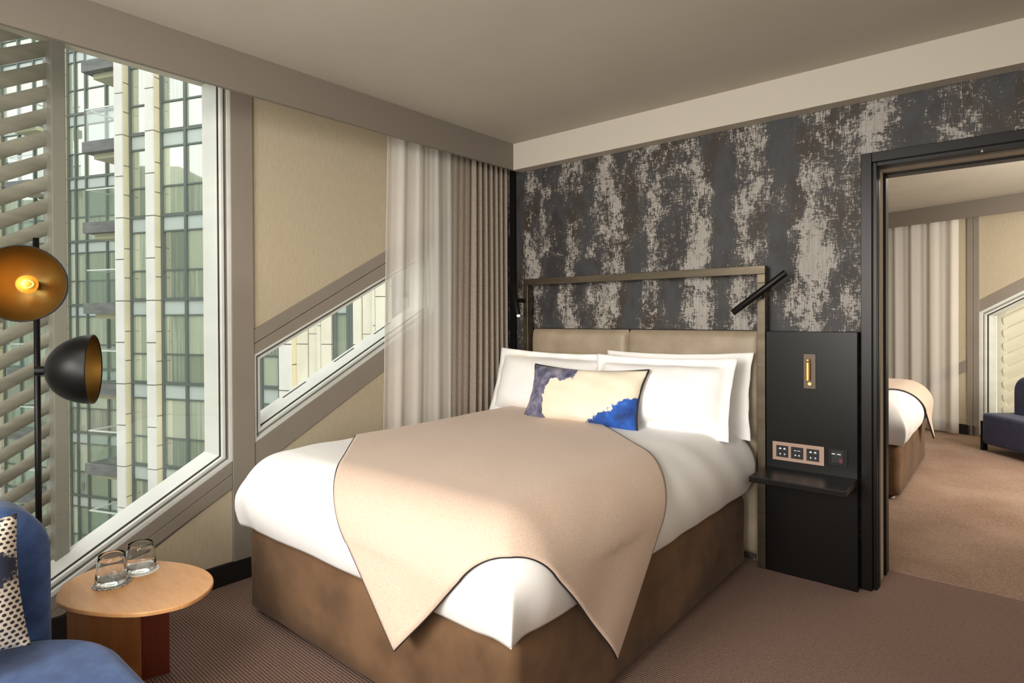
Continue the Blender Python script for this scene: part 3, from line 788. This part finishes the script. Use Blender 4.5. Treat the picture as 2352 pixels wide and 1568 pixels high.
MB().prism(arc_panel([(-2.79, .665), (-2.72, .675), (-2.65, .70), (-2.58, .75), (-2.53, .82)], .024), 0, .364, 'z').build('leg_panel', M['woodleg'], st)
MB().prism(arc_panel([(-2.575, .80), (-2.56, .86), (-2.541, .925)], .022), 0, .364, 'z').build('leg_panel', M['woodred'], st)
def tumbler(x, y, label):
    t = thing('tumbler', (x, y, .384), label, 'glass', 'tumblers on the oak side table')
    prof_ = [(0, 0), (.046, 0), (.0535, .004), (.055, .012), (.0515, .05), (.0465, .088), (.0435, .106), (.0425, .107), (.0418, .105), (.0448, .086), (.0495, .05), (.0520, .026), (.048, .019), (.03, .015), (0, .014)]
    MB().lathe(prof_, (x, y, .3845), n=40).build('glass_body', M['tumbler'], t, smooth=True, weld=True)
    return t
for (x, y, m, lab, lab2) in ((-2.622, .756, 'coaster_dark', 'clear tapered tumbler on dark speckled coaster nearer the armchair', 'dark speckled round coaster under a tumbler'),
                             (-2.665, .868, 'white_ceramic', 'clear tapered tumbler on white coaster nearer the bed', 'white round coaster under a tumbler')):
    tag(MB().lathe([(0, 0), (.062, 0), (.0635, .0008), (.0635, .0032), (.062, .004), (0, .004)], (x, y, .380), n=40).build('coaster', M[m]), lab2, 'coaster')
    tumbler(x, y, lab)

# ------------------------------------------------------------------ armchair, its cushion
def rounded_slab(mb, outline, z0, z1, r, seg=5):
    """soft upholstered slab: outline inset towards top and bottom"""
    n = len(outline); cx = sum(p[0] for p in outline)/n; cy = sum(p[1] for p in outline)/n
    rings = []
    def ins(d): return offset_path(outline, d, True)
    for k in range(seg+1):
        t = math.pi/2*k/seg; rings.append([(p[0], p[1], z0+r*(1-math.sin(t))) for p in ins(r*(1-math.cos(t))*0+r*(1-math.sin(math.pi/2*k/seg))*0 + r*(1-math.sin(t)))] if False else [(p[0], p[1], z0+r*(1-math.cos(math.pi/2-t)) if False else z0+r*(1-math.sin(t))*1.0) for p in ins(r*(1-math.cos(t)))])
    rings = rings[::-1]   # from bottom edge inset to full
    bot = [[(p[0], p[1], z0+r-r*math.cos(a)) for p in ins(r-r*math.sin(a))] for a in (math.pi/2*k/seg for k in range(seg+1))]
    top = [[(p[0], p[1], z1-r+r*math.sin(a)) for p in ins(r-r*math.cos(a))] for a in (math.pi/2*k/seg for k in range(seg+1))]
    rg = bot+top; vs = [p for q in rg for p in q]
    fs = [(i*n+k, i*n+(k+1) % n, (i+1)*n+(k+1) % n, (i+1)*n+k) for i in range(len(rg)-1) for k in range(n)]
    fs += [tuple(range(n))[::-1], tuple(range((len(rg)-1)*n, len(rg)*n))]
    return mb.add(vs, fs)
def rrect(x0, x1, y0, y1, rs, n=8):
    """rounded rectangle, counter-clockwise; rs = radii at (x1,y0),(x1,y1),(x0,y1),(x0,y0)"""
    pts = []
    for (cx, cy, sx, sy, a0), r in zip(((x1, y0, -1, 1, -90), (x1, y1, -1, -1, 0), (x0, y1, 1, -1, 90), (x0, y0, 1, 1, 180)), rs):
        for k in range(n+1):
            t = R(a0+90*k/n); pts.append((cx+sx*r+r*math.cos(t), cy+sy*r+r*math.sin(t)))
    return pts
ac = thing('armchair', (-2.05, .12, 0), 'blue velvet armchair with rounded back beside the oak side table', 'armchair')
o = rounded_slab(MB(), rrect(-2.44, -1.525, -.34, .63, (.28, .22, .34, .12), 12), .14, .380, .055).build('seat', M['blue'], ac); sharp_smooth(o, 50)
def back_fn():
    # upholstered back: rounded-top profile in the (y,z) plane, swept through x
    prof2 = rrect(-.36, .525, .14, .805, (.04, .17, .17, .04), 12)
    rg = []
    r = .055
    for a in [math.pi/2*k/6 for k in range(7)]: rg.append([(-2.57+r-r*math.cos(math.pi/2-a+0)*0-r*math.sin(a)*0 + (0), *p) for p in prof2])
    rg = []
    for a in [math.pi/2*k/6 for k in range(7)]:
        rg.append([(-2.60+r-r*math.sin(a), p[0], p[1]) for p in offset_path(prof2, r-r*math.cos(a), True)])
    rg = rg[::-1]
    for a in [math.pi/2*k/6 for k in range(7)]:
        rg.append([(-2.37-r+r*math.sin(a), p[0], p[1]) for p in offset_path(prof2, r-r*math.cos(a), True)])
    n = len(prof2); vs = [p for q in rg for p in q]
    fs = [(i*n+k, i*n+(k+1) % n, (i+1)*n+(k+1) % n, (i+1)*n+k) for i in range(len(rg)-1) for k in range(n)]
    fs += [tuple(range(n))[::-1], tuple(range((len(rg)-1)*n, len(rg)*n))]
    return vs, fs
vs, fs = back_fn()
o = MB().add(vs, fs).build('backrest', M['blue'], ac); sharp_smooth(o, 50)
for x, y in ((-1.8, -.2), (-1.8, .45), (-2.4, -.2), (-2.4, .45)):
    MB().tube((x, y, 0), (x, y, .17), .014, .02, n=12).build('leg', M['black'], ac)
mb, bd = pillow_mesh(.43, .375, .14, .0, 21, pinch=.07)
o = mb.build('scatter_cushion', M['dots'], base=(0, 0, 0), smooth=True, weld=True)
o.location = (-2.245, .205, .615)
o.rotation_euler = (Matrix.Rotation(R(84), 3, 'Z') @ Matrix.Rotation(R(90)-R(16), 3, 'X') @ Matrix.Rotation(R(3), 3, 'Z')).to_euler()
tag(o, 'square cream cushion with black dots and navy ink blot on the blue armchair', 'cushion')

# ------------------------------------------------------------------ floor lamp
fl_ = thing('floor_lamp', (-2.85, .583, 0), 'black floor lamp with two gold-lined dome shades in front of the window', 'lamp')
MB().lathe([(0, 0), (.13, 0), (.135, .006), (.13, .014), (.02, .018), (0, .018)], (-2.85, .583, 0), n=32).build('base', M['black'], fl_, smooth=True)
MB().tube((-2.85, .583, .016), (-2.85, .583, 1.690), .0105, n=16).build('pole', M['black'], fl_, smooth=True)
def shade(rim, axis, rad, depth, lit):
    rim = Vector(rim); ax = Vector(axis).normalized()
    apex = rim-ax*depth
    prof_o = []; prof_i = []
    for k in range(15):
        t = math.pi/2*k/14; prof_o.append((rad*math.sin(t), depth*(1-math.cos(t)**1.0)))
        prof_i.append(((rad-.003)*math.sin(t), .003+(depth-.003)*(1-math.cos(t))))
    s = MB().lathe(prof_o, apex, ax, 40).build('shade', M['black'], fl_, smooth=True, weld=True)
    MB().lathe(prof_i, apex, ax, 40).build('gold_lining', M['lampgold'], s, smooth=True, weld=True)
    MB().path([rim+(ax.orthogonal().normalized()*math.cos(a)+ax.cross(ax.orthogonal().normalized())*math.sin(a))*(rad-.0015) for a in (2*math.pi*k/40 for k in range(40))], .0025, 6, closed=True).build('rim', M['black'], s, smooth=True)
    MB().tube(apex+ax*.002, apex+ax*.055, .016, n=14).build('bulb_holder', M['black'], s)
    b = MB(); c = apex+ax*(.082)
    b.lathe([(0, -.034), (.016, -.031), (.026, -.020), (.032, -.004), (.031, .010), (.024, .023), (.012, .031), (0, .033)], c, ax, 20)
    b.build('bulb', M['bulbglass'], s, smooth=True, weld=True)
    u = ax.orthogonal().normalized(); v = ax.cross(u)
    MB().path([c+u*(.014*math.cos(t*2.6))+v*(.014*math.sin(t*2.6))+ax*(.012*math.sin(t*5)) for t in (k*.2 for k in range(32))], .0016, 5).build('filament', M['filament'], s)
    # connector to the pole
    MB().tube(apex-ax*.028, apex+ax*.004, .017, n=18).build('connector', M['black'], s)
    return apex, ax, c
def tex_bulbglass():
    m = mat('amber_bulb_glass', 'ffc65a', .02); t = NT(m); out = t.n['Material Output']; b = bsdf(m)
    b.inputs['Emission Color'].default_value = lin('ffb040'); b.inputs['Emission Strength'].default_value = .30
    tr = t.add('ShaderNodeBsdfTransparent', Color=lin('ffd277')); mx = t.add('ShaderNodeMixShader', _0=.45)
    t.link(tr.outputs[0], mx.inputs[1]); t.link(b.outputs[0], mx.inputs[2]); t.link(mx.outputs[0], out.inputs[0]); return m
M['bulbglass'] = tex_bulbglass()
F_ = Vector((-.643, .765, 0)); R_ = Vector((.765, .643, 0))
AX1 = -(F_-R_*.81).normalized()*.95-(R_+F_*.81).normalized()*.28; AX2 = (R_+F_*.697).normalized()*.978-(F_-R_*.697).normalized()*.21
a1, x1, c1 = shade((-2.578, .487, 1.503), AX1, .130, .135, True)
MB().tube(a1-x1*.026, (-2.85, .583, a1.z), .006, n=10).build('arm', M['black'], fl_)
a2, x2, c2 = shade((-2.661, .714, 1.193), AX2, .130, .150, False)
MB().tube(a2-x2*.026, (-2.85, .583, a2.z), .006, n=10).build('arm', M['black'], fl_)
light('floor_lamp_bulb', 'POINT', tuple(c1+x1*.037), .14, (1, .84, .58), size=.02)
light('floor_lamp_bulb', 'POINT', tuple(c2+x2*.037), .05, (1, .84, .58), size=.02)

# ------------------------------------------------------------------ the far room
D2 = Vector((.927, -.375, 0)); N2 = Vector((-.375, -.927, 0)); P2 = Vector((-.455, 8.656, 0))
def T2(p): v = P2+D2*p[0]+N2*p[1]; return (v.x, v.y, p[2])      # p = (along wall, out from wall, z)
def fmb(): return MB(T2)
tag(MB().box(-2.9, -2.75, 3.79, 9.7, 0, ZC).build('wall_left', M['wallpaper']), kind='structure')
tag(MB().box(2.25, 2.4, 3.79, 9.7, 0, ZC).build('wall_right', M['fabric']), kind='structure')
GL = [(.165, .0), (3.2, .0), (3.2, 1.42+.555*(3.2-.155)), (.165, 1.42)]
w2 = fmb(); w2.box(-2.6, .15, -.2, -.006, 0, ZC)
tz = lambda s: 1.416+.557*(s-.155)
def T2p(poly, a, b, name, m, par):    # polygon in (s,z), extruded in o
    mb = MB(T2); n = len(poly)
    vs = [(p[0], a, p[1]) for p in poly]+[(p[0], b, p[1]) for p in poly]
    fs = [tuple(range(n))[::-1], tuple(range(n, 2*n))]+[(i, (i+1) % n, n+(i+1) % n, n+i) for i in range(n)]
    mb.add(vs, fs); return mb.build(name, m, par)
ZS = 2.30
n = 4; poly = [(.15, tz(.15)), (ZS, tz(ZS)), (ZS, ZC), (.15, ZC)]
vs = [(p[0], -.2, p[1]) for p in poly]+[(p[0], -.006, p[1]) for p in poly]
w2.add(vs, [(3,2,1,0),(4,5,6,7)]+[(i, (i+1) % 4, 4+(i+1) % 4, 4+i) for i in range(4)])
wall_far = tag(w2.build('wall_far', M['taupe']), kind='structure')
T2p([(-2.5, .1), (.03, .1), (.03, ZC), (-2.5, ZC)], -.006, .001, 'fabric_panel', M['fabric'], wall_far)
T2p([(.147, tz(.147)+.133), (ZS, tz(ZS)+.133), (ZS, ZC), (.147, ZC)], -.006, .001, 'fabric_panel', M['fabric'], wall_far)
T2p([(.147, tz(.147)), (ZS, tz(ZS)), (ZS, tz(ZS)+.133), (.147, tz(.147)+.133)], -.006, .010, 'diagonal_rail', M['taupe'], wall_far)
T2p([(-1.2, .735-.56*1.23), (.03, .735), (.03, .872), (-1.2, .872-.56*1.23)], -.006, .008, 'diagonal_rail', M['taupe'], wall_far)
fmb().box(.029, .086, -.006, .018, 0, ZC).build('post', M['taupe'], wall_far, bevel=.002)
fmb().box(.091, .147, -.006, .018, 0, ZC).build('post', M['taupe'], wall_far, bevel=.002)
tag(fmb().box(-2.5, .147, .001, .018, 0, .118).build('baseboard_far', M['skirting'], bevel=.003), kind='structure')
tag(fmb().box(-2.6, ZS, .22, .245, ZP+.005, ZC).build('trim_5', M['pelmet'], bevel=.002), kind='structure')
w3 = structure('window_3', T2((.15, 0, 0)))
pth = [(.147, .02), (ZS, .02), (ZS, tz(ZS)), (.147, tz(.147))]
def st3(nm, o0, o1, a, b, m):
    mb = MB(); ring(mb, pth, o0, o1, a, b, True, T=lambda v: T2((v[1], v[0], v[2]))); return mb.build(nm, m, w3)
st3('outer_frame', 0, .026, -.05, .004, M['alu']); st3('frame_groove', .026, .042, -.05, -.02, M['groove'])
st3('inner_frame', .042, .060, -.05, -.008, M['alu']); st3('gasket', .060, .068, -.05, -.03, M['gasket']); st3('reveal', .068, .076, -.2, -.045, M['alu'])
T2p([(.22, .09), (ZS-.07, .09), (ZS-.07, tz(ZS-.07)-.07), (.22, tz(.22)-.07)], -.046, -.042, 'pane', M['glass'], w3)
lv2 = thing('louvre_screen', T2((.8, -.3, 0)), 'cream diagonal louvre screen outside the far room window behind the navy chaise', 'louvre screen')
fmb().box(.20, .29, -.34, -.26, 0, 3.0).build('post', M['louvre_cream'], lv2)
base_sl = None
for k in range(23):
    z = -.75+.145*k
    vs = []; nn = 10
    for s in (.27, 2.3):
        for q in range(nn):
            t = 2*math.pi*q/nn; u, v = .080*math.cos(t), .030*math.sin(t); a = R(64)
            vs.append((s, -.28+u*math.cos(a)-v*math.sin(a), z+.57*(s-.27)+u*math.sin(a)+v*math.cos(a)))
    fs = [(q, (q+1) % nn, nn+(q+1) % nn, nn+q) for q in range(nn)]+[tuple(range(nn))[::-1], tuple(range(nn, 2*nn))]
    if base_sl is None:
        base_sl = fmb().add(vs, fs).build('slat', M['louvre_cream'], lv2); sharp_smooth(base_sl, 50); zb = z
    else:
        c = base_sl.copy(); COL.objects.link(c); c.location = (0, 0, z-zb)
curtain('sheer_curtain', M['sheer'], -1.25, .012, -1.25, .012, .16, .035, 11, .03, 2.56,
        'pleated white voile curtain behind the bed in the far room', 'curtain', 11, soft=True, nu=400, T=lambda p: T2((p[1], p[0], p[2])))
# second bed: the first one turned a quarter turn
def turn(o, label):
    c = copy_tree(o); L = o.location
    c.location = (-L.y+.687, L.x+8.0, L.z); c.rotation_euler = (0, 0, R(90)); c['label'] = label; return c
turn(bed, 'double bed with brown velvet base seen through the doorway in the far room')
turn(duvet, 'thick white duvet on the bed seen through the doorway')
turn(throw, 'oatmeal wool throw with dark lining on the bed seen through the doorway')
# navy chaise
def TC(p):
    a = Vector((.64, -.768, 0)); b = Vector((.768, .64, 0)); v = Vector((-.285, 7.74, 0))+a*p[0]+b*p[1]; return (v.x, v.y, p[2])
ch = thing('chaise', TC((.7, .35, 0)), 'navy blue chaise with rounded back under the far room window', 'sofa')
o = rounded_slab(MB(TC), rrect(0, 1.4, 0, .52, (.06, .06, .06, .06), 5), .075, .388, .035).build('seat', M['navy'], ch); sharp_smooth(o, 50)
pr = rrect(.10, 1.36, .34, .775, (.04, .15, .15, .04), 8)
rg = []
for a in [math.pi/2*k/5 for k in range(6)][::-1]: rg.append([(p[0], .46-.05+.05*math.sin(a), p[1]) for p in offset_path(pr, .05-.05*math.cos(a), True)])
for a in [math.pi/2*k/5 for k in range(6)]: rg.append([(p[0], .24+.05-.05*math.sin(a), p[1]) for p in offset_path(pr, .05-.05*math.cos(a), True)])
n = len(pr); vs = [p for q in rg for p in q]
fs = [(i*n+k, i*n+(k+1) % n, (i+1)*n+(k+1) % n, (i+1)*n+k) for i in range(len(rg)-1) for k in range(n)]+[tuple(range(n))[::-1], tuple(range((len(rg)-1)*n, len(rg)*n))]
o = MB(TC).add(vs, fs).build('backrest', M['navy'], ch); sharp_smooth(o, 50)
for s, t in ((-.022, .02), (-.022, .44), (1.38, .02), (1.38, .44)):
    MB(TC).box(s, s+.035, t, t+.05, 0, .30).build('leg', M['black'], ch, bevel=.003)

# ------------------------------------------------------------------ outside: ground and the apartment building
tag(MB().box(-90, 20, -60, 60, -24.3, -24).build('ground', M['asphalt']), kind='structure')
FD = Vector((.932, .363, 0)); FN = Vector((.363, -.932, 0))
def TF(p): v = FD*p[0]+FN*(p[1]-16.977); return (v.x, v.y, p[2])      # p = (along facade, out, z)
ab = thing('apartment_building', TF((-18, -3, -24)), 'glass and cream stone apartment building with balconies across the street', 'building')
REST = {}
ALL_REST = False
def fb(name, m, s0, s1, o0, o1, z0, z1, par=None):
    zm = (z0+z1)/2; lo, hi = (-5.2, 5.4) if s0 > -14.1 else (-11.0, 12.6)
    if par is None and z1-z0 < 3.3 and name != 'balcony' and (ALL_REST or not lo < zm < hi):     # storeys out of sight: joined, one part per kind
        REST.setdefault((name, m.name), (m, MB(TF)))[1].box(s0, s1, o0, o1, z0, z1); return None
    return MB(TF).box(s0, s1, o0, o1, z0, z1).build(name, m, par or ab)
LV = [2.07+3.12*k for k in range(-5, 6)]
def bay(s0, s1, cols, o=0.0, levels=LV, fh=3.12):
    cs = [s0]+cols+[s1]
    for zs in levels:
        for a, b in zip(cs, cs[1:]):
            fb('spandrel_panel', M['spandrel'], a+.04, b-.04, o-.06, o-.02, zs-.54, zs)
            fb('pane', M['pane'], a+.04, b-.04, o-.06, o-.02, zs-1.99, zs-.56)
            fb('pane', M['pane'], a+.04, b-.04, o-.06, o-.02, zs-fh, zs-2.02)
        fb('transom', M['mullion'], s0, s1, o-.05, o+.05, zs-.02, zs+.10)
        fb('transom', M['mullion'], s0, s1, o-.05, o+.03, zs-.58, zs-.52)
        fb('transom', M['mullion'], s0, s1, o-.05, o+.03, zs-2.03, zs-1.97)
    for i, c in enumerate(cs):
        fb('mullion', M['mullion'], c-.055, c+.055, o-.07, o+.06, levels[0]-fh, levels[-1]+.1)
def fin(s0, s1, op, oi=0.0, levels=LV, fh=3.12):
    for zs in levels:
        g_ = .02
        fb('stone_panel', M['stone_grey'], s0, s1, op-.06, op, zs-fh/2+g_, zs-g_); fb('stone_panel', M['stone_grey'], s0, s1, op-.06, op, zs-fh+g_, zs-fh/2-g_)
        for a, b in ((zs-1.15, zs), (zs-2.25, zs-1.15), (zs-fh, zs-2.25)):
            fb('stone_panel', M['stone_sunlit'], s0+.05, s1, oi-.05, op-.065, a+g_, b-g_)
        fb('shadow_joint', M['jointgrey'], s0+.03, s1-.03, oi, op-.05, zs-fh, zs)
fin(-21.47, -21.07, .34); bay(-21.05, -20.2, [])
fin(-19.9-.02, -19.52, .34); bay(-19.48, -17.05, [-18.33]); fin(-17.0, -16.6, .34)
bay(-16.55, -14.2, [-14.98])
fin(-13.98, -13.5, .34)
def cladding(s0, s1, cols, levels=LV, fh=3.12, o=.05):
    x = s0
    for i, wd in enumerate(cols):
        oo = o-(.10 if i % 3 == 1 else 0); st_ = [(.0, .5), (.22, .72), (.4, .9)][i % 3]
        for zs in levels:
            for a, b in ((zs-fh+st_[0]*fh*.5, zs-fh+st_[0]*fh*.5+fh/2), (zs-fh/2+st_[0]*fh*.5, zs+st_[0]*fh*.5)):
                fb('stone_panel', M['stone'], x+.010, x+wd-.010, oo-.1, oo, a+.012, b-.012)
        x += wd
    fb('backing_wall', M['jointgrey'], s0, x, o-.2, o-.12, levels[0]-fh, levels[-1])
    return x
e = cladding(-13.5, 0, [.42, .40, .17, .42, .14])
bay(e, e+.62, [e+.5]); e2 = cladding(e+.68, 0, [.30, .42, .12, .38, .30]); bay(e2, e2+1.0, [e2+.2, e2+.6]); ALL_REST = True; e3 = cladding(e2+1.05, 0, [.42, .40, .17, .42, .4, .42, .4])
tag(MB().box(-80, -6, -34, -22, -24, 13.6).box(-60, -40, -32, -24, 13.6, 15.2).build('reflection_block', M['plainblock']),  # unseen block added so the lower panes reflect something darker than sky
    'plain grey block added out of view, mirrored in the lower panes of the apartment building', 'building')
ALL_REST = False
# the recessed wing seen left of the projecting volume
LV2 = [2.08+3.28*k for k in range(-5, 6)]
fin(-32.15, -31.9, -4.95, -5.2, LV2, 3.28)
bay(-31.82, -27.5, [-31.3, -30.55, -29.12], -5.2, LV2, 3.28)
bay(-36.9, -32.6, [-35.6, -34.4, -33.4], -5.2, LV2, 3.28); fin(-37.4, -37.0, -4.95, -5.2, LV2, 3.28); 
ALL_REST = True
bay(-41.8, -37.5, [-40, -38.6], -5.2, LV2, 3.28); fin(-42.3, -41.9, -4.95, -5.2, LV2, 3.28); bay(-47.5, -42.4, [-46, -44.6], -5.2, LV2, 3.28); fin(-48, -47.6, -4.95, -5.2, LV2, 3.28); bay(-54, -48.1, [-52, -50], -5.2, LV2, 3.28)
ALL_REST = False
fb('side_wall', M['stone_grey'], -21.45, -21.2, -5.2, .25, LV[0]-3.1, LV[-1])
def balcony(s0, s1, o0, o1, zt, rail_side=True):
    b = fb('balcony', M['slabgrey'], s0, s1, o0+.0, o1, zt-.42, zt)
    fb('soffit', M['soffit'], s0+.25, s1, o0, o1-.3, zt-.62, zt-.42, b)
    fb('balustrade', M['balglass'], s0+.12, s1, o1-.12, o1-.09, zt, zt+1.25, b)
    fb('balustrade', M['balglass'], s0+.12, s0+.15, o0, o1-.12, zt, zt+1.25, b)
    MB(TF).box(s0+.1, s1, o1-.13, o1-.08, zt+1.25, zt+1.30).box(s0+.1, s0+.16, o0, o1-.1, zt+1.25, zt+1.30).build('handrail', M['rail'], b)
for k in range(-4, 4): balcony(-23.36, -21.45, -3.2, .2, 2.02+3.13*k)
for k in range(-4, 4): balcony(-34.6, -32.7, -5.1, -3.9, 2.06+3.2*k)
fb('backing_wall', M['stone_grey'], -54, 3, -9, -5.5, LV[0]-3.1, LV[-1]+.5)

for (nm, _), (m, mb) in REST.items():
    tag(mb.build(nm, m, ab), kind='stuff')
